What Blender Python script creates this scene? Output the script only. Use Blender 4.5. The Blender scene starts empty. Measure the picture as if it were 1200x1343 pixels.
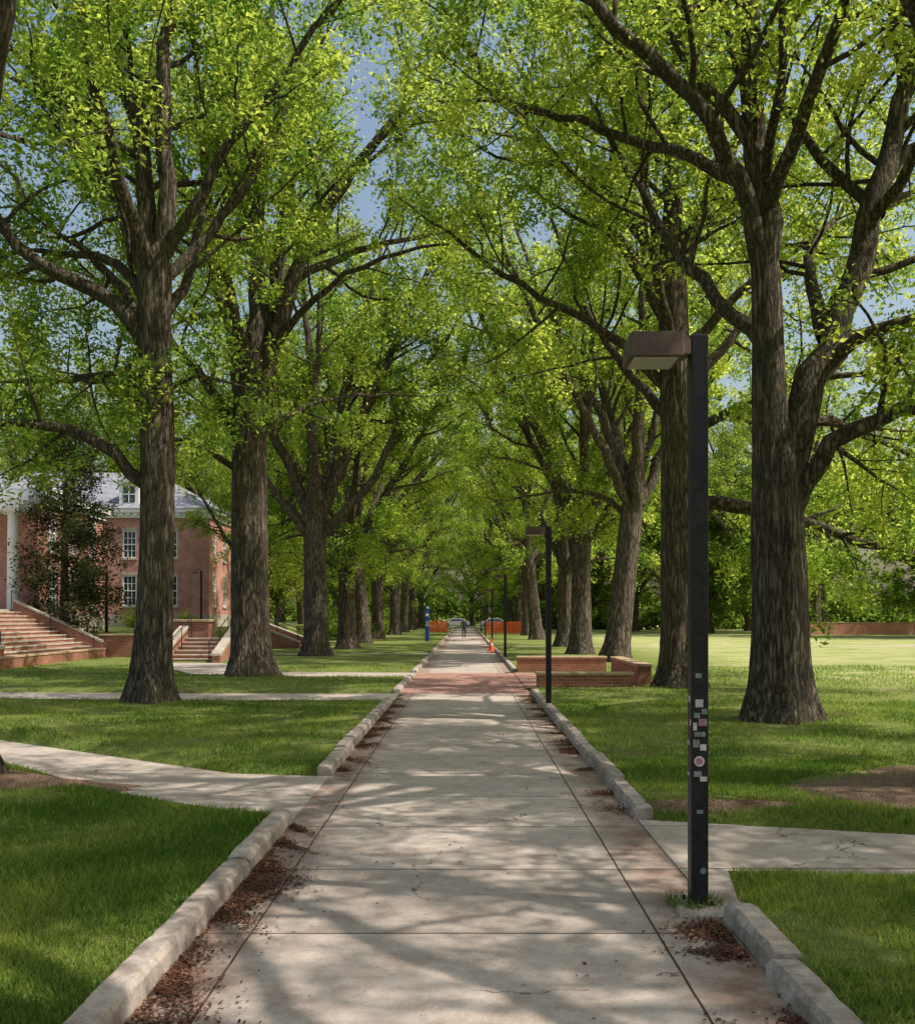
import bpy, math
import numpy as np
from mathutils import Vector
rng=np.random.default_rng(11)
S=bpy.context.scene
COL=S.collection
# ------------------------------------------------------------------ camera
cd=bpy.data.cameras.new("camera"); cam=bpy.data.objects.new("camera",cd); COL.objects.link(cam)
cam.location=(0,0,1.9); cam.rotation_euler=(math.radians(90),0,0)
cd.sensor_fit='HORIZONTAL'; cd.sensor_width=36; cd.lens=39
cd.shift_x=-0.0083; cd.shift_y=0.114; cd.clip_end=3000; cd.clip_start=0.05
S.camera=cam
# ------------------------------------------------------------------ light
EL=math.radians(54); hx,hy=0.97,-0.22
AZ=math.atan2(hx,hy)
sv=Vector((math.sin(AZ)*math.cos(EL),math.cos(AZ)*math.cos(EL),math.sin(EL)))
sl=bpy.data.lights.new("sun",'SUN'); sl.energy=5.0; sl.angle=math.radians(0.5); sl.color=(1,0.93,0.81)
so=bpy.data.objects.new("sun",sl); COL.objects.link(so); so.rotation_euler=sv.to_track_quat('Z','Y').to_euler(); so.location=(30,0,40)
W=bpy.data.worlds.new("World"); S.world=W; W.use_nodes=True
wn=W.node_tree; bg=wn.nodes['Background']; sk=wn.nodes.new('ShaderNodeTexSky')
sk.sky_type='NISHITA'; sk.sun_disc=False; sk.sun_elevation=EL; sk.sun_rotation=AZ; sk.dust_density=4.0; sk.air_density=1.5; sk.ozone_density=0.5
wn.links.new(sk.outputs[0],bg.inputs[0]); bg.inputs[1].default_value=0.15
S.view_settings.view_transform='Standard'; S.view_settings.look='None'; S.view_settings.exposure=0
# ------------------------------------------------------------------ material helpers
class NT:
    def __init__(s,name,rough=0.85):
        s.m=bpy.data.materials.new(name); s.m.use_nodes=True; s.t=s.m.node_tree
        s.b=s.t.nodes['Principled BSDF']; s.b.inputs['Roughness'].default_value=rough
        s.b.inputs['Specular IOR Level'].default_value=0.25
        s.out=s.t.nodes['Material Output']; s.co=None
    def n(s,ty,**k):
        nd=s.t.nodes.new(ty)
        for a,v in k.items(): setattr(nd,a,v)
        return nd
    def l(s,a,b): s.t.links.new(a,b)
    def obj(s):
        if not s.co: s.co=s.n('ShaderNodeTexCoord')
        return s.co.outputs['Object']
    def mapping(s,scale,src=None):
        mp=s.n('ShaderNodeMapping'); mp.inputs['Scale'].default_value=scale
        s.l(src or s.obj(),mp.inputs['Vector']); return mp.outputs[0]
    def noise(s,scale,detail=4,vec=None,rough=0.6):
        nd=s.n('ShaderNodeTexNoise'); nd.inputs['Scale'].default_value=scale; nd.inputs['Detail'].default_value=detail
        nd.inputs['Roughness'].default_value=rough
        s.l(vec or s.obj(),nd.inputs['Vector']); return nd.outputs[0]
    def ramp(s,f,stops):
        r=s.n('ShaderNodeValToRGB'); e=r.color_ramp.elements
        while len(e)<len(stops): e.new(0.5)
        for i,(p,c) in enumerate(stops):
            e[i].position=p; e[i].color=(*c,1) if len(c)==3 else c
        s.l(f,r.inputs[0]); return r.outputs[0]
    def M(s,op,a,b=None,c=None,clamp=False):
        nd=s.n('ShaderNodeMath',operation=op); nd.use_clamp=clamp
        for i,v in enumerate((a,b,c)):
            if v is None: continue
            if isinstance(v,(int,float)): nd.inputs[i].default_value=v
            else: s.l(v,nd.inputs[i])
        return nd.outputs[0]
    def mix(s,f,a,b,mode='MIX'):
        nd=s.n('ShaderNodeMix',data_type='RGBA',blend_type=mode)
        for i,v in ((0,f),(6,a),(7,b)):
            if isinstance(v,(int,float)): nd.inputs[i].default_value=v
            elif isinstance(v,tuple): nd.inputs[i].default_value=(*v,1)
            else: s.l(v,nd.inputs[i])
        return nd.outputs[2]
    def bump(s,h,st=0.5,dist=0.02):
        b=s.n('ShaderNodeBump'); b.inputs['Strength'].default_value=st; b.inputs['Distance'].default_value=dist
        s.l(h,b.inputs['Height']); s.l(b.outputs[0],s.b.inputs['Normal'])
    def base(s,c):
        if isinstance(c,tuple): s.b.inputs['Base Color'].default_value=(*c,1)
        else: s.l(c,s.b.inputs['Base Color'])
def plain(name,c,rough=0.7,var=0.15,scale=6,metal=0):
    t=NT(name,rough); n=t.noise(scale,4)
    lo=tuple(v*(1-var) for v in c); hi=tuple(v*(1+var) for v in c)
    t.base(t.ramp(n,[(0.3,lo),(0.7,hi)])); t.b.inputs['Metallic'].default_value=metal
    return t.m
def leafmat(name,dark,light,tdark,trans,k=0.5):
    t=NT(name,0.55); t.t.nodes.remove(t.b)
    at=t.n('ShaderNodeAttribute',attribute_name='tone')
    oi=t.n('ShaderNodeObjectInfo')
    f=t.M('ADD',at.outputs['Fac'],t.M('MULTIPLY',t.M('SUBTRACT',oi.outputs['Random'],0.5),0.25),clamp=True)
    df=t.n('ShaderNodeBsdfDiffuse'); t.l(t.mix(f,dark,light),df.inputs[0])
    tr=t.n('ShaderNodeBsdfTranslucent')
    t.l(t.mix(f,tdark,trans),tr.inputs[0])
    mx=t.n('ShaderNodeMixShader'); mx.inputs[0].default_value=k
    t.l(df.outputs[0],mx.inputs[1]); t.l(tr.outputs[0],mx.inputs[2]); t.l(mx.outputs[0],t.out.inputs[0])
    return t.m
LEAF=leafmat("oak_leaf",(0.035,0.09,0.015),(0.27,0.36,0.055),(0.24,0.42,0.05),(0.86,0.94,0.15),0.57)
LEAFD=leafmat("dark_leaf",(0.03,0.075,0.016),(0.17,0.25,0.045),(0.2,0.34,0.05),(0.58,0.7,0.11),0.5)
CONL=leafmat("conifer_needle",(0.012,0.03,0.014),(0.09,0.09,0.04),(0.05,0.08,0.02),(0.13,0.15,0.03),0.25)
SHR=leafmat("shrub_leaf",(0.13,0.18,0.03),(0.32,0.36,0.06),(0.4,0.48,0.07),(0.75,0.82,0.14),0.45)
BLADE=leafmat("grass_blade",(0.035,0.095,0.016),(0.33,0.37,0.08),(0.18,0.36,0.045),(0.72,0.8,0.16),0.42)
# bark
t=NT("bark",0.95)
v1=t.mapping((11,11,1.6)); v2=t.mapping((34,34,6))
n1=t.noise(1.0,5,v1,0.6); n2=t.noise(1.0,4,v2); n3=t.noise(0.9,4)
rd=t.M('MULTIPLY',t.M('ABSOLUTE',t.M('SUBTRACT',n1,0.5)),5.5,clamp=True)
h=t.M('ADD',t.M('MULTIPLY',rd,0.6),t.M('MULTIPLY',n2,0.4))
c=t.ramp(h,[(0.2,(0.03,0.022,0.017)),(0.4,(0.13,0.1,0.078)),(0.78,(0.32,0.26,0.205))])
c=t.mix(t.ramp(n3,[(0.45,(0,0,0)),(0.7,(0.5,0.5,0.5))]),c,(0.115,0.11,0.07),'MIX')
t.base(c); t.bump(h,1.0,0.09); BARK=t.m
# concrete
def concrete(name,joints=True):
    t=NT(name,0.9)
    sp=t.n('ShaderNodeSeparateXYZ'); t.l(t.obj(),sp.inputs[0]); X,Y=sp.outputs[0],sp.outputs[1]
    big=t.noise(0.9,5); med=t.noise(7,6,rough=0.7); fine=t.noise(90,3)
    c=t.ramp(big,[(0.3,(0.43,0.355,0.315)),(0.7,(0.6,0.52,0.47))])
    c=t.mix(0.5,c,t.ramp(med,[(0.3,(0.34,0.275,0.24)),(0.62,(0.63,0.55,0.5))]))
    c=t.mix(t.ramp(fine,[(0.52,(0,0,0)),(0.72,(0.6,0.6,0.6))]),c,(0.26,0.205,0.175))
    st=t.noise(1.7,7,rough=0.78)
    c=t.mix(t.ramp(st,[(0.48,(0,0,0)),(0.68,(0.65,0.65,0.65))]),c,(0.27,0.195,0.16))
    spot=t.noise(22,3)
    c=t.mix(t.ramp(spot,[(0.68,(0,0,0)),(0.73,(0.5,0.5,0.5))]),c,(0.14,0.1,0.085))
    if joints:
        wob=t.M('MULTIPLY',t.M('SUBTRACT',t.noise(2,3),0.5),0.014)
        yy=t.M('DIVIDE',t.M('ADD',t.M('ADD',Y,wob),0.08),1.5)
        wn_=t.n('ShaderNodeTexWhiteNoise',noise_dimensions='1D'); t.l(t.M('FLOOR',yy),wn_.inputs['W'])
        c=t.mix(1.0,c,t.ramp(wn_.outputs[0],[(0,(0.84,0.83,0.82)),(1,(1.06,1.05,1.04))]),'MULTIPLY')
        d=t.M('MULTIPLY',t.M('ABSOLUTE',t.M('SUBTRACT',t.M('FRACT',yy),0.5)),1.5)
        j1=t.M('GREATER_THAN',d,0.741)
        xw=t.M('ADD',X,wob)
        j2=t.M('LESS_THAN',t.M('ABSOLUTE',t.M('ADD',xw,1.28)),0.008)
        j3=t.M('LESS_THAN',t.M('ABSOLUTE',t.M('SUBTRACT',xw,1.15)),0.008)
        j=t.M('MAXIMUM',j1,t.M('MAXIMUM',j2,j3))
        vo=t.n('ShaderNodeTexVoronoi',feature='DISTANCE_TO_EDGE'); vo.inputs['Scale'].default_value=0.33
        dv=t.n('ShaderNodeVectorMath',operation='ADD'); nn=t.n('ShaderNodeTexNoise'); nn.inputs['Scale'].default_value=2.2; nn.inputs['Detail'].default_value=5
        t.l(t.obj(),nn.inputs['Vector']); sc=t.n('ShaderNodeVectorMath',operation='SCALE'); sc.inputs['Scale'].default_value=0.8
        t.l(nn.outputs['Color'],sc.inputs[0]); t.l(t.obj(),dv.inputs[0]); t.l(sc.outputs[0],dv.inputs[1]); t.l(dv.outputs[0],vo.inputs['Vector'])
        cr=t.M('MULTIPLY',t.M('LESS_THAN',vo.outputs['Distance'],0.0022),t.M('GREATER_THAN',t.noise(0.5,2),0.5))
        j=t.M('MAXIMUM',j,t.M('MULTIPLY',cr,0.7))
        c=t.mix(j,c,(0.05,0.035,0.03))
        ax=t.M('ABSOLUTE',X)
        ed=t.M('MULTIPLY',t.M('MULTIPLY',t.M('SUBTRACT',ax,1.05),3.0,clamp=True),t.M('LESS_THAN',ax,1.6))
        c=t.mix(t.M('MULTIPLY',ed,t.ramp(t.noise(2.6,7,rough=0.75),[(0.38,(0.15,0.15,0.15)),(0.6,(0.92,0.92,0.92))])),c,(0.22,0.125,0.09))
        t.bump(t.M('SUBTRACT',t.M('MULTIPLY',med,0.3),j),0.5,0.01)
    else:
        c=t.mix(t.ramp(t.noise(4,6,rough=0.75),[(0.42,(0,0,0)),(0.6,(0.75,0.75,0.75))]),c,(0.2,0.16,0.125))
        t.bump(med,0.8,0.02)
    t.base(c); return t.m
CONC=concrete("concrete"); KERBM=concrete("kerb_concrete",False)
def brick(name,c1,c2,mortar,sx=0.215,sy=0.075):
    t=NT(name,0.9); uv=t.n('ShaderNodeTexCoord').outputs['UV']
    b=t.n('ShaderNodeTexBrick'); t.l(uv,b.inputs['Vector']); b.inputs['Scale'].default_value=1
    b.inputs['Brick Width'].default_value=sx; b.inputs['Row Height'].default_value=sy; b.inputs['Mortar Size'].default_value=0.007
    b.inputs['Color1'].default_value=(*c1,1); b.inputs['Color2'].default_value=(*c2,1); b.inputs['Mortar'].default_value=(*mortar,1)
    n=t.noise(1.3,5)
    c=t.mix(1.0,b.outputs['Color'],t.ramp(n,[(0.3,(0.75,0.72,0.7)),(0.7,(1.15,1.12,1.1))]),'MULTIPLY')
    t.base(c); t.bump(b.outputs['Fac'],-0.4,0.01); return t.m
BRICK=brick("red_brick",(0.56,0.24,0.19),(0.44,0.165,0.13),(0.56,0.46,0.4))
BRICK2=brick("old_brick",(0.38,0.15,0.09),(0.26,0.095,0.065),(0.38,0.3,0.24))
PAVER=brick("brick_paver",(0.46,0.25,0.21),(0.34,0.175,0.15),(0.3,0.23,0.2),0.2,0.1)
SLATE=brick("slate_roof",(0.3,0.32,0.37),(0.23,0.245,0.29),(0.14,0.15,0.17),0.3,0.2)
STONE=plain("limestone",(0.44,0.38,0.31),0.85,0.25,3)
CAPM=plain("coping_stone",(0.44,0.32,0.21),0.85,0.25,5)
WHITE=plain("white_paint",(0.8,0.8,0.78),0.5,0.05)
GLASS=plain("window_glass",(0.05,0.065,0.085),0.08,0.3,2)
BLACK=plain("black_paint",(0.022,0.02,0.025),0.38,0.4,25)
t=NT("bronze_paint",0.5); t.base(t.ramp(t.noise(9,5),[(0.35,(0.09,0.058,0.046)),(0.7,(0.17,0.115,0.095))])); BRONZE=t.m
LENS=plain("lamp_lens",(0.45,0.42,0.38),0.3,0.05)
BLUE=plain("blue_paint",(0.02,0.06,0.26),0.4,0.1)
ORANGE=plain("orange_plastic",(0.85,0.14,0.04),0.5,0.1)
STW=plain("sticker_white",(0.6,0.54,0.54),0.5,0.3,60); STP=plain("sticker_pink",(0.4,0.2,0.25),0.5,0.4,60); STG=plain("sticker_grey",(0.22,0.26,0.26),0.5,0.4,60)
# ground
t=NT("lawn",0.95); n1=t.noise(0.35,5); n2=t.noise(6,6,rough=0.75); n3=t.noise(45,4)
c=t.ramp(n1,[(0.3,(0.085,0.155,0.025)),(0.7,(0.23,0.27,0.06))])
c=t.mix(0.5,c,t.ramp(n2,[(0.3,(0.065,0.11,0.02)),(0.65,(0.27,0.3,0.07))]))
c=t.mix(t.ramp(n3,[(0.5,(0,0,0)),(0.8,(0.6,0.6,0.6))]),c,(0.32,0.31,0.12))
c=t.mix(t.ramp(t.noise(1.1,5),[(0.56,(0,0,0)),(0.68,(0.7,0.7,0.7))]),c,(0.29,0.22,0.12))
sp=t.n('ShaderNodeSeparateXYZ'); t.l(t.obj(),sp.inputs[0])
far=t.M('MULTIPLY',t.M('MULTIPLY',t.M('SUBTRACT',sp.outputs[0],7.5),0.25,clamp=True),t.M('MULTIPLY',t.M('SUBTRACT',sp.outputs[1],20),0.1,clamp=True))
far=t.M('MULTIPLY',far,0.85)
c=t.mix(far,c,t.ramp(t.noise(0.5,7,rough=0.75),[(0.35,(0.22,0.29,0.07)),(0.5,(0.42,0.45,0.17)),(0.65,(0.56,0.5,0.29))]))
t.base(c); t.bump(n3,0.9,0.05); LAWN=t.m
t=NT("dirt",0.97); n1=t.noise(5,6,rough=0.7); n2=t.noise(40,4)
c=t.mix(0.5,t.ramp(n1,[(0.35,(0.17,0.095,0.065)),(0.65,(0.37,0.24,0.17))]),t.ramp(n2,[(0.35,(0.1,0.055,0.038)),(0.65,(0.42,0.29,0.21))]))
t.base(c); t.bump(n2,1,0.04); DIRT=t.m
t=NT("leaf_litter",0.9); at=t.n('ShaderNodeAttribute',attribute_name='tone')
t.base(t.ramp(at.outputs['Fac'],[(0,(0.05,0.02,0.013)),(0.7,(0.16,0.068,0.042)),(1,(0.28,0.15,0.09))])); LITM=t.m
# ------------------------------------------------------------------ mesh helpers
def link(o,parent=None):
    COL.objects.link(o)
    if parent: o.parent=parent
    return o
def empty(name,loc=(0,0,0)):
    o=bpy.data.objects.new(name,None); o.location=loc; COL.objects.link(o); return o
class B:
    def __init__(s): s.v=[]; s.f=[]; s.mi=[]; s.mats=[]
    def m(s,mat):
        if mat not in s.mats: s.mats.append(mat)
        return s.mats.index(mat)
    def face(s,pts,mat):
        k=len(s.v); s.v+= [tuple(p) for p in pts]; s.f.append(tuple(range(k,k+len(pts)))); s.mi.append(s.m(mat))
    def hexa(s,p,mat):
        k=len(s.v); s.v+=[tuple(q) for q in p]
        for f in ((3,2,1,0),(4,5,6,7),(0,1,5,4),(1,2,6,5),(2,3,7,6),(3,0,4,7)):
            s.f.append(tuple(k+i for i in f)); s.mi.append(s.m(mat))
    def box(s,x0,x1,y0,y1,z0,z1,mat):
        s.hexa([(x0,y0,z0),(x1,y0,z0),(x1,y1,z0),(x0,y1,z0),(x0,y0,z1),(x1,y0,z1),(x1,y1,z1),(x0,y1,z1)],mat)
    def obox(s,O,U,N,u0,u1,v0,v1,n0,n1,mat):
        O=Vector(O);U=Vector(U);N=Vector(N);Z=Vector((0,0,1))
        P=lambda u,v,n:O+U*u+N*n+Z*v
        s.hexa([P(u0,v0,n0),P(u1,v0,n0),P(u1,v0,n1),P(u0,v0,n1),P(u0,v1,n0),P(u1,v1,n0),P(u1,v1,n1),P(u0,v1,n1)],mat)
    def cyl(s,p0,p1,r0,r1,mat,n=10):
        p0=Vector(p0);p1=Vector(p1);d=(p1-p0).normalized(); a=d.orthogonal().normalized(); b=d.cross(a)
        k=len(s.v)
        for p,r in((p0,r0),(p1,r1)):
            for i in range(n):
                an=2*math.pi*i/n; s.v.append(tuple(p+a*math.cos(an)*r+b*math.sin(an)*r))
        for i in range(n):
            j=(i+1)%n; s.f.append((k+i,k+j,k+n+j,k+n+i)); s.mi.append(s.m(mat))
        s.f.append(tuple(k+n-1-i for i in range(n))); s.mi.append(s.m(mat))
        s.f.append(tuple(k+n+i for i in range(n))); s.mi.append(s.m(mat))
    def build(s,name,parent=None,bevel=0,loc=None):
        me=bpy.data.meshes.new(name); me.from_pydata(s.v,[],s.f)
        for mm in s.mats: me.materials.append(mm)
        me.polygons.foreach_set('material_index',s.mi)
        uv=me.uv_layers.new(name='UVMap'); me.update()
        for p in me.polygons:
            n=p.normal; ax=max(range(3),key=lambda i:abs(n[i]))
            for li in p.loop_indices:
                c=me.vertices[me.loops[li].vertex_index].co
                uv.data[li].uv=(c.x,c.y) if ax==2 else ((c.y,c.z) if ax==0 else (c.x,c.z))
        o=bpy.data.objects.new(name,me); link(o,parent)
        if loc: o.location=loc
        if bevel:
            b=o.modifiers.new('bevel','BEVEL'); b.width=bevel; b.segments=2; b.limit_method='ANGLE'
        return o
def polymesh(name,V,k,tone,mat):
    n=len(V)//k; me=bpy.data.meshes.new(name)
    me.vertices.add(n*k); me.vertices.foreach_set('co',np.ascontiguousarray(V,dtype=np.float32).ravel())
    me.loops.add(n*k); me.loops.foreach_set('vertex_index',np.arange(n*k,dtype=np.int32))
    me.polygons.add(n); me.polygons.foreach_set('loop_start',np.arange(0,n*k,k,dtype=np.int32))
    me.update(calc_edges=True)
    a=me.attributes.new('tone','FLOAT','POINT'); a.data.foreach_set('value',np.repeat(tone,k).astype(np.float32))
    me.materials.append(mat); return me
def norm(a): return a/np.maximum(np.linalg.norm(a,axis=-1,keepdims=True),1e-9)
def leafmesh(name,P,size,mat,tone,rg,flat=0.5,aspect=0.25):
    n=len(P)
    d=rg.normal(size=(n,3)); d[:,2]=d[:,2]*0.7-0.3; d=norm(d)
    nn=rg.normal(size=(n,3)); nn[:,2]+=flat*2; s=norm(np.cross(d,nn)); up=np.cross(s,d)
    L=size*rg.uniform(0.55,1.45,size=(n,1))
    a=P-d*L*0.5; m=P+up*L*0.1-d*L*.06
    V=np.stack([a,m+s*L*aspect,P+d*L*0.5,m-s*L*aspect],1).reshape(-1,3)
    return polymesh(name,V,4,np.clip(tone,0,1),mat)
# ------------------------------------------------------------------ tree builder
def crs(pts,step=0.5):
    pts=np.array(pts,float); P=np.vstack([2*pts[0]-pts[1],pts,2*pts[-1]-pts[-2]]); out=[]
    for i in range(1,len(P)-2):
        p0,p1,p2,p3=P[i-1:i+3]; n=max(2,int(np.linalg.norm(p2-p1)/step))
        for k in range(n):
            u=k/n; out.append(0.5*((2*p1)+(-p0+p2)*u+(2*p0-5*p1+4*p2-p3)*u*u+(-p0+3*p1-3*p2+p3)*u**3))
    out.append(pts[-1]); return np.array(out)
class Tree:
    def __init__(s,seed,dens=70,leaf=0.15):
        s.r=np.random.default_rng(seed); s.v=[]; s.f=[]; s.k=0; s.L=[]; s.T=[]; s.dens=dens; s.leaf=leaf
    def tube(s,pts,rad,n,trunk=False):
        pts=np.asarray(pts); m=len(pts); tg=np.gradient(pts,axis=0); tg=norm(tg)
        ax=np.argmin(np.abs(tg).mean(0)); ref=np.zeros(3); ref[ax]=1
        u=norm(np.cross(tg,ref)); w=np.cross(tg,u); an=np.arange(n)*2*math.pi/n
        R=np.asarray(rad)[:,None]*np.ones((1,n))
        if trunk:
            z=pts[:,2:3]; ph=s.r.uniform(0,6,4)
            R=R*(1+0.5*np.exp(-np.maximum(z,0)/0.5)*(0.8+0.45*np.cos(5*an+ph[0])+0.25*np.cos(3*an+ph[1]))+0.045*np.sin(5*an+ph[2]+z*0.35)+0.03*np.sin(9*an+ph[3]-z*0.6))
            R=R*(1+s.r.normal(size=R.shape)*0.014)
        elif n>7:
            R=R*(1+s.r.normal(size=R.shape)*0.03)
        V=pts[:,None,:]+u[:,None,:]*(np.cos(an)[None,:,None]*R[:,:,None])+w[:,None,:]*(np.sin(an)[None,:,None]*R[:,:,None])
        s.v.append(V.reshape(-1,3))
        i=np.arange(m-1)[:,None]*n; j=np.arange(n)[None,:]; j2=(j+1)%n
        F=np.stack([i+j,i+j2,i+n+j2,i+n+j],-1).reshape(-1,4)+s.k
        s.f.append(F); s.k+=m*n
    def leaves(s,C,spread,tone=None):
        n=len(C); P=C+s.r.normal(size=(n,3))*spread
        s.L.append(P); s.T.append(s.r.uniform(0.0,0.85)+s.r.normal(size=n)*0.2)
    def branch(s,p,d,L,r,lvl):
        rg=s.r; n=max(3,int(L/(0.5 if lvl==2 else 0.4))); st=L/n; pts=[p]; d=np.array(d)
        for i in range(n):
            d=d+rg.normal(size=3)*0.16+np.array([0,0,0.03 if lvl==2 else -0.04]); d=d/np.linalg.norm(d); pts.append(pts[-1]+d*st)
        pts=np.array(pts); s.tube(pts,np.linspace(r,r*0.3,len(pts)),6 if lvl==2 else 3)
        if lvl==3:
            m=int(L*s.dens*rg.uniform(0.4,1.5)); t=rg.uniform(0.15,1.08,m)*n; i=np.clip(t.astype(int),0,n-1)
            C=pts[i]+(pts[i+1]-pts[i])*(t-i)[:,None]; s.leaves(C,0.17)
        else:
            q=0.3*L
            while q<L:
                i=min(int(q/st),n-1); b=pts[i]+(pts[i+1]-pts[i])*(q/st-i); tg=norm(pts[i+1]-pts[i])
                pr=rg.normal(size=3); pr-=tg*pr.dot(tg); pr/=np.linalg.norm(pr)
                s.branch(b,norm(tg*0.6+pr+np.array([0,0,0.1])),rg.uniform(0.7,1.6)*(1-0.35*q/L),max(r*0.35,0.008),3)
                q+=rg.uniform(0.33,0.56)
            s.branch(pts[-1],norm(pts[-1]-pts[-2]),rg.uniform(.6,1.1),max(r*0.3,0.008),3)
    def limb(s,pts,r0,r1,start=0.35,sp=0.7,ln=(2.3,5.0),up=0.2):
        rg=s.r; P=crs(pts); P[1:-1]+=rg.normal(size=P[1:-1].shape)*0.04
        seg=np.r_[0,np.cumsum(np.linalg.norm(np.diff(P,axis=0),axis=1))]; Lt=seg[-1]
        rad=r0+(r1-r0)*(seg/Lt)**0.8; s.tube(P,rad,10)
        q=Lt*start
        while q<Lt:
            i=np.searchsorted(seg,q)-1; i=max(0,min(i,len(P)-2)); b=P[i]; tg=norm(P[i+1]-P[i]); t=q/Lt
            pr=rg.normal(size=3); pr-=tg*pr.dot(tg); pr/=np.linalg.norm(pr)
            L=(ln[1]+(ln[0]-ln[1])*t)*rg.uniform(0.6,1.2)
            s.branch(b,norm(tg*0.55+pr*0.95+np.array([0,0,up])),L,min(max(rad[i]*0.45,0.02),0.02+0.018*L),2)
            q+=sp*rg.uniform(0.6,1.4)
        s.branch(P[-1],norm(P[-1]-P[-2]),1.8,r1,2)
    def trunk(s,pts,rads):
        P=crs([(*p,) for p in pts],0.22); z=np.array([p[2] for p in pts]); rad=np.interp(P[:,2],z,rads)
        s.tube(P,rad,30,True)
    def tuft(s,c,n=12,rad=0.6):
        for _ in range(n):
            d=norm(s.r.normal(size=3)*np.array([1,1,.6])); s.branch(np.array(c)+d*0.3,d,s.r.uniform(.4,.9)*rad*1.6,0.012,3)
    def meshes(s,name,mat=None):
        V=np.vstack(s.v); F=np.vstack(s.f)
        me=bpy.data.meshes.new(name+"_wood"); me.vertices.add(len(V)); me.vertices.foreach_set('co',V.astype(np.float32).ravel())
        me.loops.add(F.size); me.loops.foreach_set('vertex_index',F.astype(np.int32).ravel())
        me.polygons.add(len(F)); me.polygons.foreach_set('loop_start',np.arange(0,F.size,4,dtype=np.int32))
        me.update(calc_edges=True); me.polygons.foreach_set('use_smooth',np.ones(len(F),bool)); me.materials.append(BARK); me.validate()
        P=np.vstack(s.L); T=np.concatenate(s.T)
        lm=leafmesh(name+"_foliage",P,s.leaf,mat or LEAF,T,s.r)
        return me,lm
def place(name,ms,loc,rot=0,sc=1,parent=None):
    o=bpy.data.objects.new(name,ms[0]); o.location=loc; o.rotation_euler=(0,0,rot); o.scale=(sc,sc,sc) if not isinstance(sc,tuple) else sc
    link(o,parent); c=bpy.data.objects.new("crown",ms[1]); link(c,o); return o
LOW=dict(start=.3,sp=.55,ln=(1.2,3))
def right_near():
    T=Tree(21,128,0.118)
    T.trunk([(0,0,-.15),(.01,0,.6),(.03,0,2),(-.03,0,3.8),(.0,0,4.6),(.0,0,5.3)],[.52,.49,.46,.45,.43,.26])
    T.limb([(-.1,0,3.9),(-.16,0,5.2),(-.2,0,6),(-.24,0,7.4),(-.2,.1,8.8),(-.37,.2,10.7),(-.5,.3,12.8),(-1,.4,15.5),(-1.4,.5,18)],.36,.08,.4)
    T.limb([(-.28,0,7.9),(-.6,-.2,9.0),(-1.05,-.4,9.8),(-2.0,-.7,11),(-3.05,-1,11.6),(-4.4,-1.2,12.7),(-6,-1.2,14)],.19,.06,.35)
    T.limb([(.12,0,3.9),(.45,0,5.5),(.9,.1,6.6),(1.43,.2,7.9),(1.9,.4,9.4),(2.4,.5,11.1),(3.0,.6,13.4),(3.4,.6,16)],.36,.08,.35)
    T.limb([(.8,.1,6.3),(1.3,-.3,6.6),(2.4,-.9,6.9),(4.3,-1.6,7.6)],.15,.05,.25,.6,(1.2,3))
    T.limb([(.25,0,3.7),(.6,-.3,4.5),(1.1,-.6,5.0),(1.8,-.8,5.35),(3,-.9,5.4),(4.5,-.6,5.9)],.2,.06,**LOW)
    T.limb([(-.2,.1,6.6),(-1,1.4,8.2),(-1.8,2.8,10.2),(-2.8,4,13)],.16,.05)
    T.limb([(.9,.2,6.8),(1.2,1.8,8.4),(1.8,3.6,9.6),(3,5,11)],.16,.05)
    T.limb([(-.2,0,9),(.2,-1.6,10.6),(.3,-3.2,12.5),(.2,-4.5,15)],.14,.05)
    T.limb([(1.6,.3,8.6),(2.3,-1,10),(3.6,-2.2,11.2),(5,-3,12)],.12,.05)
    T.limb([(.3,.2,4.8),(1.2,1.5,5.6),(2.8,3,5.6),(4.5,4.2,5.2)],.14,.05,up=0,**LOW)
    T.limb([(-.3,.1,10),(-1.4,.6,11.8),(-2.2,1.2,14),(-3,1.4,16.5)],.14,.05)
    T.limb([(-.25,.1,9.4),(-1.6,1.2,10.6),(-3.2,2.2,11.6),(-5,3.2,12.6)],.14,.05)
    T.limb([(1.9,.4,9.4),(2.8,1.2,10.6),(4.2,2,11.4),(5.6,2.4,12)],.12,.05,.2)
    T.limb([(1.9,.3,9.0),(1.2,1.4,10.6),(.6,2.4,12.4),(.4,3.2,15)],.12,.05,.2)
    return T.meshes("oak_a")
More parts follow.
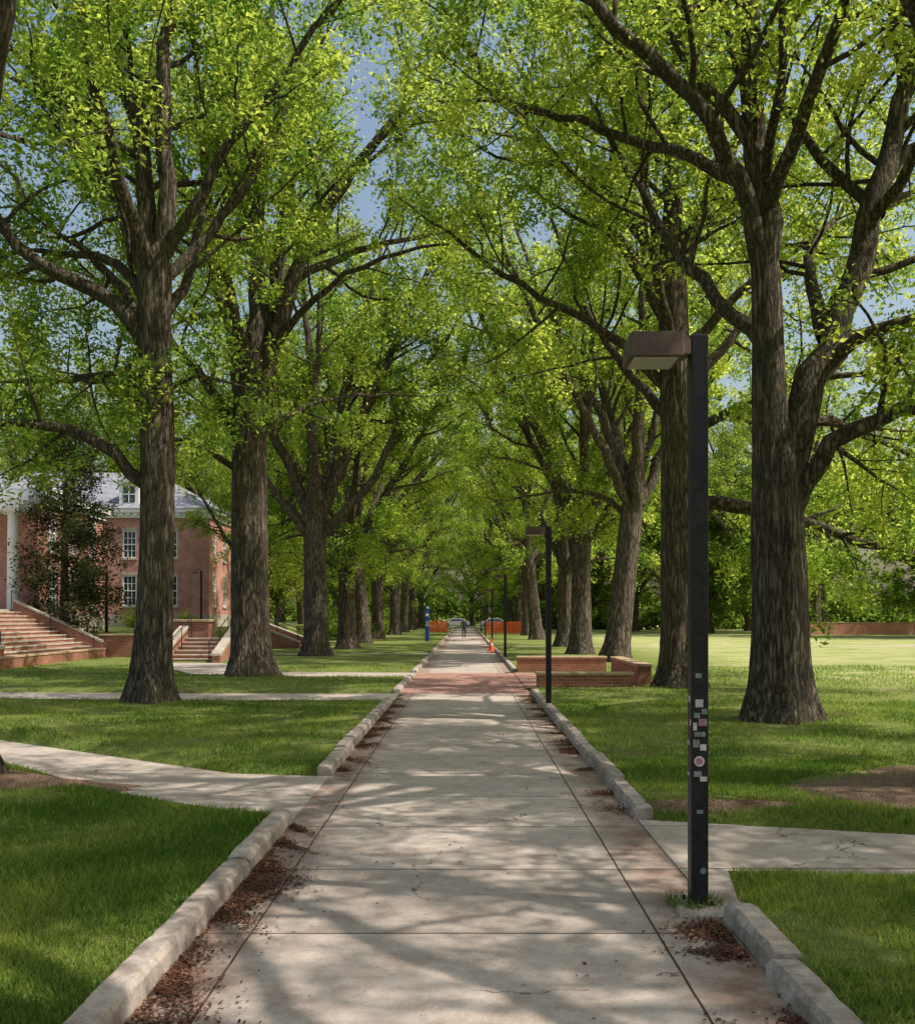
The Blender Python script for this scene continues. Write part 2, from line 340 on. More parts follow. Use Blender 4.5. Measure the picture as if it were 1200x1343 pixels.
def right_second():
    T=Tree(32,122,0.128)
    T.trunk([(0,0,-.15),(.01,0,.6),(-.02,0,3),(-.05,0,6),(-.2,0,9.4),(-.25,0,11.3)],[.54,.5,.48,.44,.38,.34])
    T.limb([(-.25,0,11),(-.2,0,13),(-.1,.2,16),(.2,.3,19.5)],.3,.07,.1)
    T.limb([(-.2,0,10.2),(.3,-.2,11.8),(.9,-.4,13),(1.8,-.7,15),(2.8,-1,18)],.22,.06,.2)
    T.limb([(-.3,0,9.4),(-1.2,-.2,10.8),(-2.2,-.5,12.2),(-3.5,-.9,13.5),(-5,-1.2,15),(-6.2,-1.3,17)],.2,.06,.3)
    T.limb([(-.2,0,7.6),(-1.4,.1,8.8),(-3,.3,9.9),(-4.6,.5,10.8),(-6,.6,12)],.17,.05,.35)
    T.limb([(-.2,0,10.8),(-1.4,.8,12.6),(-3,1.6,15),(-4.4,2.2,18)],.18,.05,.3)
    T.limb([(.3,0,4.6),(.9,-.2,4.75),(1.86,-.6,4.57),(3.3,-1.0,4.0),(4.7,-1.2,3.5),(6.3,-1.4,3.1)],.22,.06,.3,.5,(1.2,2.8),.1)
    T.limb([(.2,0,6.5),(1.5,-.8,7.2),(3,-1.6,7.6),(5,-2.2,7.7)],.15,.05,**LOW)
    T.limb([(.2,0,7.9),(1.5,.9,9.2),(2.8,1.8,10.8),(4.3,2.6,12.5)],.16,.05)
    T.limb([(-.3,.1,7),(-1.2,1.4,8.6),(-2.2,2.6,10.8),(-3,3.6,13.5)],.15,.05)
    T.limb([(-.3,-.1,8.4),(-.9,-1.6,10),(-1.5,-3,12.2),(-1.8,-4,15)],.15,.05)
    T.limb([(.2,.3,4.6),(1.2,1.6,5),(2.6,3.2,4.9),(4.4,4.6,4.2)],.14,.05,up=0,**LOW)
    T.limb([(.1,0,8.8),(1.8,-.6,10.4),(3.6,-1.2,11.4),(5.4,-1.6,12)],.15,.05)
    return T.meshes("oak_b")
def left_near():
    T=Tree(43,132,0.122)
    T.trunk([(0,0,-.15),(.0,0,.6),(.08,0,2.85),(.1,0,5.3),(.03,0,7.7),(.08,0,9.3),(.2,0,9.85)],[.45,.4,.36,.345,.335,.33,.22])
    T.limb([(-.05,0,8.4),(-.15,0,10),(-.12,0,11),(-.35,.1,12.3),(-.8,.2,14.2),(-1.1,.3,17)],.27,.07,.3)
    T.limb([(.12,0,9),(.3,-.1,10.3),(.38,-.2,11.6),(.25,-.2,13.4),(.7,-.3,15.4),(1.2,-.4,18)],.24,.07,.3)
    T.limb([(-.15,0,7.7),(-.8,-.1,8.5),(-1.8,-.3,9.0),(-2.6,-.5,9.5),(-3.25,-.7,10.5),(-4.6,-.9,12.2)],.2,.06,.35)
    T.limb([(-.15,0,8.6),(-.9,.4,9.5),(-2.0,.9,9.9),(-3.4,1.5,10.2)],.14,.05,.3)
    T.limb([(-.2,0,4.7),(-.75,-.1,5.3),(-1.6,-.3,5.75),(-2.6,-.5,5.85),(-3.3,-.6,5.85),(-5,-.8,6.3)],.15,.05,.35,.55,(1,2.8))
    T.limb([(-.15,0,9.2),(-.7,.3,10.5),(-1.2,.5,11.4),(-2.3,.9,12.9),(-3.6,1.2,14)],.16,.05,.25)
    T.limb([(.2,0,9),(1.0,.6,10.2),(1.9,1.2,11.8),(2.8,1.8,14)],.14,.05,.3)
    T.limb([(.0,.2,8),(.3,1.8,9.8),(.2,3.2,12),(.4,4.2,14.5)],.15,.05)
    T.limb([(.0,-.2,9.2),(-.3,-1.6,11),(-.4,-3,13),(0,-4.2,15.5)],.15,.05)
    T.limb([(.2,0,9.4),(1.4,-.4,11.2),(3,-.8,13),(4.6,-1,15)],.14,.05,.4)
    T.limb([(-.1,.2,6.2),(-1.4,1.6,7.2),(-3,3,7.6),(-4.8,4,7.8)],.12,.05,up=0,**LOW)
    T.limb([(-.1,.2,8.0),(-1.4,1.4,9.6),(-3,2.6,11),(-4.8,3.4,13)],.13,.05)
    T.limb([(.2,0,6.6),(.8,.4,7.0),(1.5,.8,7.0)],.06,.03,.3,.5,(.6,1.3),0)
    T.limb([(-.2,0,6.8),(-1.2,.6,7.2),(-2.4,1.2,7.2),(-3.6,1.6,6.8)],.09,.03,.3,.5,(.8,2.2),0)
    T.tuft((0.1,-.2,7.0),12,.6); T.tuft((.1,0,6.4),8,.6)
    return T.meshes("oak_c")
def left_second():
    T=Tree(54,122,0.132)
    T.trunk([(0,0,-.15),(.0,0,.7),(-.05,0,4.4),(-.05,0,7.6),(0,0,9.2),(.05,0,10)],[.62,.58,.52,.51,.5,.34])
    T.limb([(.02,0,8.6),(.15,0,11),(.2,0,13.6),(.4,.2,17),(.6,.3,20.5)],.34,.08,.35)
    T.limb([(.2,0,8.4),(.9,0,10.8),(1.5,-.2,12.5),(2.5,-.4,14.3),(4.4,-.7,16.6),(6.4,-1,19)],.33,.07,.35)
    T.limb([(-.2,0,8.4),(-.6,0,10.5),(-.95,.1,11.8),(-2.3,.3,15.5),(-3.2,.5,18.5)],.3,.07,.3)
    T.limb([(.15,.1,9.0),(.7,.3,12),(.9,.5,14),(1.7,.8,18.2),(2.2,1,21)],.28,.07,.35)
    T.limb([(-.35,0,7.2),(-1.2,-.3,8.8),(-2.2,-.7,10),(-3.2,-1,12),(-4,-1.2,14)],.18,.05,.3)
    T.limb([(-.3,0,6.2),(-1.2,-.5,6.9),(-2.4,-1,7.1),(-3.8,-1.4,6.8)],.11,.04,.3,.5,(1,2.4),0)
    T.limb([(.3,0,7.4),(1.4,.6,8.2),(2.6,1.2,8.8),(4,1.8,9)],.12,.04,.3,.6,(1,2.4))
    T.limb([(0,.3,9),(.2,2,11.5),(.3,3.6,14),(0,5,17)],.22,.06)
    T.limb([(0,-.3,9),(-.4,-1.8,11.8),(-.6,-3.4,14.5),(-.5,-4.6,18)],.2,.06)
    T.limb([(1.3,-.1,12),(2.6,.6,13),(4.4,1.4,13.8),(6.2,2,14.4)],.16,.05,.25)
    T.limb([(.7,0,10),(2,-.8,11.2),(3.6,-1.4,12),(5.2,-1.8,12.4)],.14,.05,.3)
    T.tuft((-.6,-.4,7.6),12,.8); T.tuft((.3,-.3,8.2),8,.7)
    return T.meshes("oak_d")
def left_third():
    T=Tree(66,102,0.155)
    T.trunk([(0,0,-.15),(0,0,.7),(-.05,0,4),(-.1,0,7.0),(0,0,8.0)],[.58,.54,.5,.5,.34])
    T.limb([(-.3,0,6.4),(-1.2,0,8.6),(-2.2,-.2,10.6),(-3.2,-.4,12.6),(-4,-.6,15),(-5,-.8,18)],.3,.07,.3)
    T.limb([(-.1,0,6.6),(-.2,.2,10),(-.3,.3,13.4),(-.8,.5,18.7),(-.9,.6,21)],.32,.07,.3)
    T.limb([(.2,0,6.5),(1.2,0,8.8),(2.3,-.2,11.3),(3.3,-.4,13.5),(4.5,-.6,16.2),(6.5,-1,20)],.32,.08,.35)
    T.limb([(.1,0,7.0),(.8,.3,10),(1.5,.5,13.4),(2.2,.8,16),(3,1,19.5)],.28,.07,.3)
    T.limb([(.3,0,5.6),(1.4,-.2,6.8),(2.7,-.4,8.2),(3.8,-.6,10.6),(5,-.8,13),(6.4,-1,15)],.26,.06,.35)
    T.limb([(-.3,0,5.4),(-1,-.2,6.4),(-2.1,-.4,7.8),(-2.9,-.6,10),(-4.4,-.8,12)],.22,.06,.3)
    T.limb([(.1,.2,6.5),(.6,2,9.5),(1.2,3.6,12.5),(2,5,17)],.25,.06,.25)
    T.limb([(0,-.2,6.5),(.2,-2,9.5),(.6,-3.6,13),(1,-5,17)],.25,.06,.35)
    T.limb([(3,-.4,12.8),(4.6,.4,13.6),(6.4,1,14.2)],.13,.05,.2)
    return T.meshes("oak_f")
def vase(seed,th=7,H=20,spread=5,nl=7,dens=90,leaf=0.165,lean=0,low=2,mat=None,r=.53):
    T=Tree(seed,dens,leaf); rg=T.r
    T.trunk([(0,0,-.15),(lean*.1,0,.8),(lean*.5,0,th*.5),(lean,0,th-.3),(lean*1.1,0,th+.7)],[r,r*.93,r*.84,r*.84,r*.45])
    for i in range(nl):
        a=2*math.pi*(i+rg.uniform(-.25,.25))/nl; ca,sa=math.cos(a),math.sin(a); sp=spread*rg.uniform(.7,1.1); hh=H*rg.uniform(.75,1.0); z0=th-.3-rg.uniform(0,1.4)
        if i==nl-1: sp=1.0; hh=H
        if i%3==1: hh*=.78; sp*=1.1
        T.limb([(lean+ca*.2,sa*.2,z0),(lean+ca*sp*.25,sa*sp*.25,z0+(hh-z0)*.22),(lean+ca*sp*.5,sa*sp*.5,z0+(hh-z0)*.45),(lean+ca*sp*.8,sa*sp*.8,z0+(hh-z0)*.72),(lean+ca*sp*1.05,sa*sp*1.05,hh)],r*rg.uniform(.42,.62),.06,.3)
    for i in range(low):
        a=rg.uniform(0,6.28); ca,sa=math.cos(a),math.sin(a); z=rg.uniform(.6,.9)*th
        T.limb([(lean*.8+ca*.3,sa*.3,z),(lean+ca*1.5,sa*1.5,z+.8),(lean+ca*3,sa*3,z+1),(lean+ca*4.6,sa*4.6,z+.8)],r*.25,.04,.3,.7,(1,2.6),.05)
    return T.meshes("oak_v%d"%seed,mat)
MA=right_near(); MB=right_second(); MC=left_near(); MD=left_second(); MF=left_third()
V1=vase(1,7.0,21,7.0,7); V2=vase(2,6.2,20,7.2,7,low=3); V3=vase(3,7.6,22,6.6,7,lean=.8)
BR=vase(4,2.8,14,6,10,55,.25,low=6,mat=LEAFD,r=.4)
T=Tree(65,125,0.11)
T.trunk([(0,0,-.15),(0,0,.7),(.0,0,3),(.02,0,5.6),(.2,0,7.2)],[.55,.5,.47,.45,.34])
T.limb([(.1,0,6.2),(.45,0,7.6),(.75,.1,9.1),(1.0,.3,10.8),(1.6,.6,13),(2.0,.8,16)],.36,.08,.3)
T.limb([(0,0,6.6),(-.8,.6,8.5),(-1.6,1.4,11),(-2.4,2,14.5)],.22,.06)
T.limb([(0,0,6.6),(-.5,-1.4,8.5),(-.6,-3,11),(-.4,-4,15)],.2,.06)
T.limb([(.8,.1,9.4),(1.5,1.4,11),(1.8,3.0,12.5),(2,5,13.5)],.14,.05)
T.limb([(0,.2,6.4),(-.8,1.4,8),(-1.8,2.6,9.4),(-2.6,3.6,11)],.14,.05)
T.limb([(1,.2,10),(2.2,-.4,11.5),(3.4,-.8,12.8),(4.8,-1,14)],.13,.05)
T.limb([(.2,-.2,7.2),(1.4,-1.4,9.2),(2.8,-2.6,11),(4.2,-3.6,13)],.14,.05)
ME_=T.meshes("oak_e")
LT=[(-5.95,10.9,ME_,0,1),(-6.65,21.1,MC,0,1),(-6.5,30.1,MD,0,1),(-6.85,45.7,MF,0,1.0),(-6.55,54.9,V2,1.5,1.0),(-6.8,66.5,V3,2.6,1),(-7.0,79,V1,3.3,1),(-6.8,96,V2,.3,1),(-6.9,112,V3,5,1),(-6.8,128,V1,1,1),(-6.5,146,V2,2,1)]
RT=[(6.0,10.4,ME_,5.2,1),(5.5,17.4,MA,0,1),(5.55,25.5,MB,0,1),(6.05,39.8,V3,.2,1),(5.5,47,V1,1.1,1),(5.95,58.8,V2,4.2,1),(5.6,77,V3,3.1,1),(5.9,94,V1,5.2,1),(6,112,V2,.6,1),(6,130,V3,2.1,1),(6.2,148,V1,2.4,1)]
LT+=[(-6.5,2,ME_,2.5,.95)]; RT+=[(6.2,2.6,ME_,2.6,.95),(6.4,-6,ME_,1.6,.95)]  # rows carried on out of view; right-hand trees added to shade near path
for x,y,m,r,s in LT+RT: place("oak_tree",m,(x,y,.05),r,s)
for x,y,m,r,s in [(-14,66,V1,3.9,.7),(-15,92,V3,4,.9),(14.5,3,ME_,.9,1.05),(15.5,9.5,ME_,3.4,1.05)]:  # last two are unseen, added off to the right only for shade
    place("oak_tree",m,(x,y,.05),r,s)
DT=empty("distant_trees")
rr=np.random.default_rng(5)
for x,y,s in [(-31,94,1.35),(-22,97,1.25),(-40,92,1.35),(-50,84,1.3)]: place("tree",V3 if x>-35 else V1,(x,y,0),x,s,DT)
for x,y in [(17,104),(27,110),(38,106),(50,98),(62,104),(28,128),(45,125),(16,130),(12,150),(24,150),(-14,125),(-24,120),(-16,150),(-36,120),(9,190),(-10,190),(17,176),(-17,178),(0,200),(-22,200),(24,195),(66,84),(40,84),(52,80),(30,92),(20,116),(34,118),(58,118),(72,110),(2,188)]:
    k=rr.random()<.5
    place("tree",BR if k else (V2,V1)[int(x)%2],(x+rr.normal(),y+rr.normal()*2,0),rr.uniform(0,6.28),rr.uniform(1.15,1.6) if k else rr.uniform(1.0,1.25),DT)
# ------------------------------------------------------------------ paths & terrain
C=[[(-1.6,9.25),(-1.6,11.7),(-2.8,11.9),(-7.07,15.1),(-13,20.3),(-22,27),(-22,24.8),(-13,18),(-5.9,12.75),(-3.5,10.4)],
   [(1.6,6.35),(1.6,9.2),(3.9,8.55),(9,7.2),(20,5),(20,3.2),(9,5.6),(3.3,7.1),(1.95,7.35),(1.78,6.4)],
   [(-1.6,21.8),(-1.6,24.2),(-6,24.2),(-12,24.5),(-30,25.6),(-30,23.4),(-12,22.4),(-6,21.9)],
   [(-1.6,30.2),(-1.6,33),(-6,33.3),(-9.9,40),(-12.7,40),(-8.6,31.5),(-6,30.4)],
   [(1.6,60),(1.6,63),(70,66),(70,62)],
   [(-9.6,48),(-9.6,50),(-1.6,50),(-1.6,48)],
   [(1.6,25.75),(1.6,32.8),(4.6,32.8),(4.6,25.75)]]
def pdist(x,y,poly):
    d=np.full(x.shape,1e9); ins=np.zeros(x.shape,bool); n=len(poly)
    for i in range(n):
        (x0,y0),(x1,y1)=poly[i],poly[(i+1)%n]; dx,dy=x1-x0,y1-y0
        t=np.clip(((x-x0)*dx+(y-y0)*dy)/(dx*dx+dy*dy),0,1); d=np.minimum(d,np.hypot(x-x0-t*dx,y-y0-t*dy))
        c=((y0>y)!=(y1>y))
        if dy!=0: ins^= c&(x<dx*(y-y0)/dy+x0)
    return np.where(ins,-d,d)
def sst(a,b,v): t=np.clip((v-a)/(b-a),0,1); return t*t*(3-2*t)
def H(x,y):
    x=np.asarray(x,float); y=np.asarray(y,float)
    d=np.full(x.shape,1e9)
    for p in C: d=np.minimum(d,pdist(x,y,p))
    h=0.095*sst(0,.45,d)*(np.abs(x)>1.68)
    h=h+0.02*np.sin(x*.7+1)*np.sin(y*.5)*sst(.3,2.5,np.minimum(d,np.abs(x)-1.6))
    tr=1.05*np.maximum(sst(-12.9,-13.3,x)*sst(44.1,44.6,y),sst(-16.6,-20,x)*sst(33,33.4,y))
    tr=np.maximum(tr,1.05*sst(-10.5,-16,x)*sst(50,62,y))
    return h+tr-0.006
def spaced(dense,lo,hi,extra=()):
    a=list(np.arange(dense[0],dense[1],dense[2])); st=dense[2]; v=dense[1]
    while v<hi: a.append(v); st*=1.16; v+=st
    a.append(hi); st=dense[2]; v=dense[0]-st
    while v>lo: a.append(v); st*=1.16; v-=st
    a.append(lo); a+=list(extra); return np.array(sorted(set(np.round(a,4))))
xs=spaced((-14,8,.14),-900,900,(-1.69,-1.67,1.67,1.69)); ys=spaced((3,46,.16),-200,1500)
GX,GY=np.meshgrid(xs,ys); GZ=H(GX,GY); V=np.stack([GX,GY,GZ],-1).reshape(-1,3)
nx,ny=len(xs),len(ys); i=np.arange(ny-1)[:,None]*nx; j=np.arange(nx-1)[None,:]
F=np.stack([i+j,i+j+1,i+nx+j+1,i+nx+j],-1).reshape(-1,4)
me=bpy.data.meshes.new("ground"); me.vertices.add(len(V)); me.vertices.foreach_set('co',V.astype(np.float32).ravel())
me.loops.add(F.size); me.loops.foreach_set('vertex_index',F.astype(np.int32).ravel()); me.polygons.add(len(F)); me.polygons.foreach_set('loop_start',np.arange(0,F.size,4,dtype=np.int32))
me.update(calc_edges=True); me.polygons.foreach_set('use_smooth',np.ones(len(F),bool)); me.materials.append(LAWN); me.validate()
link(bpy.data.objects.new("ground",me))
b=B(); b.face([(-1.6,-12,.004),(1.6,-12,.004),(1.6,157.9,.004),(-1.6,157.9,.004)],CONC); b.build("footpath")
for k,p in enumerate(C):
    b=B(); b.face([(x,y,.008+.003*k) for x,y in (p if sum((p[i-1][0]*p[i][1]-p[i][0]*p[i-1][1]) for i in range(len(p)))>0 else p[::-1])],PAVER if k==6 else CONC); b.build("brick_paving" if k==6 else "side_path")
b=B(); b.face([(-1.6,24.3,.009),(1.6,24.3,.009),(1.6,33,.009),(-1.6,33,.009)],PAVER); b.build("brick_paving")
b=B(); b.face([(-90,158,.112),(90,158,.112),(90,168,.112),(-90,168,.112)],plain("asphalt",(.05,.05,.052),.9)); b.build("road")
def kerb(side,y0,y1):
    y=y0
    while y<y1-.05:
        L=min(1.9*rng.uniform(.9,1.1),y1-y); e=y+L-.014; j=rng.normal()*.011; hz=.125+rng.normal()*.008
        xi=1.6+j; xo=1.765+j
        prof=[(xi-.015,-.02),(xi,hz-.035),(xi+.03,hz),(xo-.012,hz),(xo,hz-.015),(xo,-.02)]
        n=max(1,int(L/.14)); k=len(KB.v); 
        for q in range(n+1):
            yy=y+(e-y)*q/n
            for px,pz in prof: KB.v.append((side*(px+rng.normal()*.004),yy,pz+(rng.normal()*.004-(.012 if q in(0,n) else 0) if pz>0 else 0)))
        m=len(prof)
        for q in range(n):
            for w in range(m-1):
                a=k+q*m+w; f=(a,a+1,a+m+1,a+m); KB.f.append(f if side<0 else f[::-1]); KB.mi.append(KB.m(KERBM))
        KB.f.append(tuple(k+w for w in range(m))); KB.mi.append(0); KB.f.append(tuple(k+n*m+w for w in range(m))[::-1]); KB.mi.append(0)
        y+=L
KB=B(); KB.m(KERBM)
for a,c_ in [(-8,9.2),(11.75,21.75),(24.25,30.15),(33.05,47.9),(50.1,150)]: kerb(-1,a,c_)
for a,c_ in [(-8,6.2),(9.25,24.4),(33.2,59.9),(63.1,150)]: kerb(1,a,c_)
KB.build("kerb")
def bed(cx,cy,rx,ry,seed,name="mulch_bed"):
    q=np.random.default_rng(seed); n=48; ph=q.uniform(0,6.28,5); V=[(cx,cy,float(H(cx,cy))+.05)]; F=[]
    for ring,fr in enumerate((.35,.7,1)):
        for i in range(n):
            a=2*math.pi*i/n; r=fr*(1+.12*math.sin(3*a+ph[0])+.09*math.sin(5*a+ph[1])+.05*math.sin(11*a+ph[2])+.04*math.sin(17*a+ph[3]))
            x=cx+math.cos(a)*rx*r; y=cy+math.sin(a)*ry*r; V.append((x,y,float(H(x,y))+(.04,.022,-.002)[ring]))
    for i in range(n):
        F.append((0,1+i,1+(i+1)%n))
        for k in range(2): a=1+k*n; F.append((a+i,a+n+i,a+n+(i+1)%n,a+(i+1)%n))
    me=bpy.data.meshes.new(name); me.from_pydata(V,[],F); me.materials.append(DIRT); me.polygons.foreach_set('use_smooth',[True]*len(F)); link(bpy.data.objects.new(name,me))
BEDS=[(5.5,10.35,2.1,1.35,1),(-5.5,11.0,2.0,.75,2),(2.45,9.5,.75,.22,3),(5.5,17.4,.75,.6,4),(-6.65,21.1,.65,.5,5),(-6.5,30,.85,.7,6),(5.55,25.5,.8,.7,7)]
for q in BEDS: bed(*q)
# ------------------------------------------------------------------ grass blades
def blades(n,x0,x1,y0,y1,hh,seed):
    q=np.random.default_rng(seed); x=q.uniform(x0,x1,n); y=q.uniform(y0,y1,n)
    d=np.full(n,1e9)
    for p in C: d=np.minimum(d,pdist(x,y,p))
    k=(np.abs(x)>1.77)&(d>.02)&(np.abs(x)<.5*y+2)
    pat=np.sin(x*1.9+np.sin(y*1.3)*1.7)*np.sin(y*1.6+np.sin(x*.9)*2)
    k&=(q.random(n)<1.15-.85*(pat>.5))
    for cx,cy,rx,ry,_ in BEDS:
        e=((x-cx)/rx)**2+((y-cy)/ry)**2; k&=~((e<.95)&(q.random(n)>.1))
    x,y=x[k],y[k]; pat=pat[k]; n=len(x); z=H(x,y); h=hh*q.uniform(.5,1.5,n)*(1+.35*np.sin(x*2.1+y)*np.sin(y*1.7-x))*(1-.35*(pat>.5))
    a=q.uniform(0,6.28,n); w=hh*.1*q.uniform(.7,1.3,n)*(1+y*.03); lx=q.normal(size=n)*h*.55; ly=q.normal(size=n)*h*.55
    A=np.stack([x-np.cos(a)*w,y-np.sin(a)*w,z-.01],1); Bq=np.stack([x+np.cos(a)*w,y+np.sin(a)*w,z-.01],1); Cc=np.stack([x+lx,y+ly,z+h],1)
    tone=.36+.28*np.sin(x*.9+2+np.sin(y))*np.sin(y*.7+np.sin(x*1.3))+.32*pat+q.normal(size=n)*.3
    return np.stack([A,Bq,Cc],1).reshape(-1,3),np.clip(tone,0,1)
ps=[blades(170000,-5.2,5.2,3.6,7.6,.05,1),blades(160000,-7,7,7.6,12.5,.05,2),blades(120000,-11,11,12.5,21,.05,3),blades(70000,-16,16,21,36,.055,4)]
gm=polymesh("grass",np.vstack([p[0] for p in ps]),3,np.concatenate([p[1] for p in ps]),BLADE); link(bpy.data.objects.new("grass",gm))
# ------------------------------------------------------------------ leaf litter
P=[]
q=np.random.default_rng(9)
for side in(-1,1):
    for _ in range(66 if side<0 else 48):
        cy=3.6+20*q.random()**1.2
        if side>0 and 6.3<cy<9.2: continue
        if side<0 and 9.2<cy<11.8: continue
        w=q.uniform(.03,.19); n=int(q.uniform(100,520)*(w/.08)); sy=q.uniform(.05,.25); sl_=q.normal()*.3
        u=q.normal(size=n); x=1.575-np.abs(q.normal(size=n))*w; y=cy+u*sy*(.3+q.random(n))+(1.575-x)*sl_*3; P.append(np.stack([side*x,y,.010+np.abs(q.normal(size=n))*.006],1))
n=320; P.append(np.stack([q.uniform(-1.5,1.5,n),q.uniform(4,22,n),np.full(n,.012)],1))
n=500; P.append(np.stack([q.uniform(-5,5,n),q.uniform(4,12,n),np.full(n,.13)],1)[:0])
for cx,cy,rx,ry,_ in BEDS:
    n=500; r=np.sqrt(q.random(n)); a=q.uniform(0,6.28,n); x=cx+rx*r*np.cos(a); y=cy+ry*r*np.sin(a); P.append(np.stack([x,y,H(x,y)+.05],1))
P=np.vstack(P); n=len(P); a=q.uniform(0,6.28,n); L=q.uniform(.005,.018,n)
d=np.stack([np.cos(a),np.sin(a),q.normal(size=n)*.25],1); s_=np.stack([-np.sin(a),np.cos(a),q.normal(size=n)*.25],1)
V=np.stack([P-d*L[:,None],P+s_*L[:,None]*.55,P+d*L[:,None],P-s_*L[:,None]*.55],1).reshape(-1,3)
link(bpy.data.objects.new("leaf_litter",polymesh("leaf_litter",V,4,np.clip(q.normal(.4,.3,n),0,1),LITM)))
# ------------------------------------------------------------------ street lamps
def lamp(x,y,stick=False):
    e=empty("street_lamp",(x,y,0))
    b=B(); b.box(-.056,.056,-.056,.056,.03,3.73,BLACK); b.build("post",e,.008)
    b=B(); b.box(-.1,.1,-.1,.1,.0,.03,BLACK)
    for sx in(-1,1):
        for sy in(-1,1): b.cyl((sx*.075,sy*.075,.03),(sx*.075,sy*.075,.06),.012,.012,BLACK,6)
    b.build("base_plate",e)
    b=B(); b.hexa([(-.47,-.17,3.56),(-.13,-.17,3.56),(-.13,.17,3.56),(-.47,.17,3.56),(-.46,-.16,3.72),(-.13,-.16,3.72),(-.13,.16,3.72),(-.46,.16,3.72)],BRONZE)
    b.hexa([(-.13,-.15,3.575),(-.055,-.05,3.6),(-.055,.05,3.6),(-.13,.15,3.575),(-.13,-.15,3.71),(-.055,-.05,3.7),(-.055,.05,3.7),(-.13,.15,3.71)],BRONZE)
    b.build("lamp_head",e,.006)
    b=B(); b.box(-.44,-.16,-.14,.14,3.548,3.558,LENS); b.build("lens",e)
    if stick:
        b=B()
        for (u0,u1,z0,z1,m) in [(-.03,.02,1.31,1.36,STW),(-.04,.0,1.24,1.275,STG),(-.01,.045,1.19,1.235,STP),(-.035,.035,1.12,1.15,STG),(.01,.045,1.265,1.3,STG),(-.045,-.02,1.16,1.21,STW),(-.045,-.005,1.05,1.1,STG),(0,.04,1.03,1.07,STW),(-.04,.01,.86,.895,STG),(.0,.045,.83,.86,STW),(-.02,.02,.62,.645,STG),(-.03,.01,1.5,1.53,STG)]:
            b.box(u0,u1,-.0585,-.0562,z0,z1,m)
            if m is STW: b.box(-.0585,-.0562,u0,u1,z0+.03,z1+.02,m)
        b.cyl((-.005,-.058,.96),(-.005,-.0605,.96),.034,.034,STW,16); b.cyl((-.005,-.0606,.96),(-.005,-.0615,.96),.024,.024,STP,16)
        b.build("stickers",e)
        b=B(); b.cyl((.02,-.057,.25),(.02,-.062,.25),.02,.02,STG,10); b.build("access_cover",e)
    return e
lamp(1.52,6.47,True)
for x,y in[(1.7,20.2),(1.75,43.3),(1.8,66),(1.8,88),(1.8,112)]: lamp(x,y)
lamp(-17,47).location.z=.3; lamp(-16.5,62).location.z=1.0
b=B(); b.hexa([(1.34,6.22,.004),(1.85,6.22,.004),(1.82,6.72,.004),(1.38,6.72,.004),(1.36,6.25,.03),(1.8,6.25,.035),(1.78,6.68,.035),(1.4,6.68,.03)],KERBM); b.build("concrete_pad",None,.01)
P=np.random.default_rng(3); n=420; a=P.uniform(0,6.28,n); r=P.uniform(.09,.19,n); x=1.5+np.cos(a)*r; y=6.47+np.sin(a)*r; k=(P.random(n)<.5)
x,y=x[k],y[k]; n=len(x); h=P.uniform(.03,.1,n)
V=np.stack([np.stack([x-.005,y,np.full(n,.02)],1),np.stack([x+.005,y,np.full(n,.02)],1),np.stack([x+P.normal(size=n)*.04,y+P.normal(size=n)*.04,h],1)],1).reshape(-1,3)
link(bpy.data.objects.new("weeds",polymesh("weeds",V,3,P.random(n)*.5,BLADE)))
# ------------------------------------------------------------------ low walls
def lowwall(name,segs,h,w=.36,mat=BRICK2,z=0):
    e=empty(name); b=B(); c=B()
    for x0,y0,x1,y1 in segs:
        d=Vector((x1-x0,y1-y0,0)); L=d.length; d/=L; n=Vector((-d.y,d.x,0)); O=(x0,y0,z)
        b.obox(O,d,n,0,L,-.1,h-.07,0,w,mat); c.obox(O,d,n,-.03,L+.03,h-.07,h,-.03,w+.03,CAPM)
    b.build("brickwork",e); c.build("coping",e,.01); return e
lowwall("brick_seat_wall",[(1.85,25.4,4.3,25.4)],.46)
lowwall("brick_seat_wall",[(1.75,33.0,4.7,33.0)],.56,.5)
lowwall("brick_seat_wall",[(5.0,26.6,5.0,31.5)],.62)
lowwall("brick_wall",[(-15.9,30,-15.9,43.8)],.5)
lowwall("brick_wall",[(-16.2,43.95,-13.0,43.95)],1.1,.4)
lowwall("brick_wall",[(32,96,62,98)],1.3,.4,BRICK)
e=empty("brick_pier"); b=B(); b.box(-12.95,-11.35,43.9,45.0,0,1.65,BRICK2); b.build("brickwork",e); b=B(); b.box(-13.02,-11.28,43.83,45.07,1.65,1.76,CAPM); b.build("cap",e,.015)
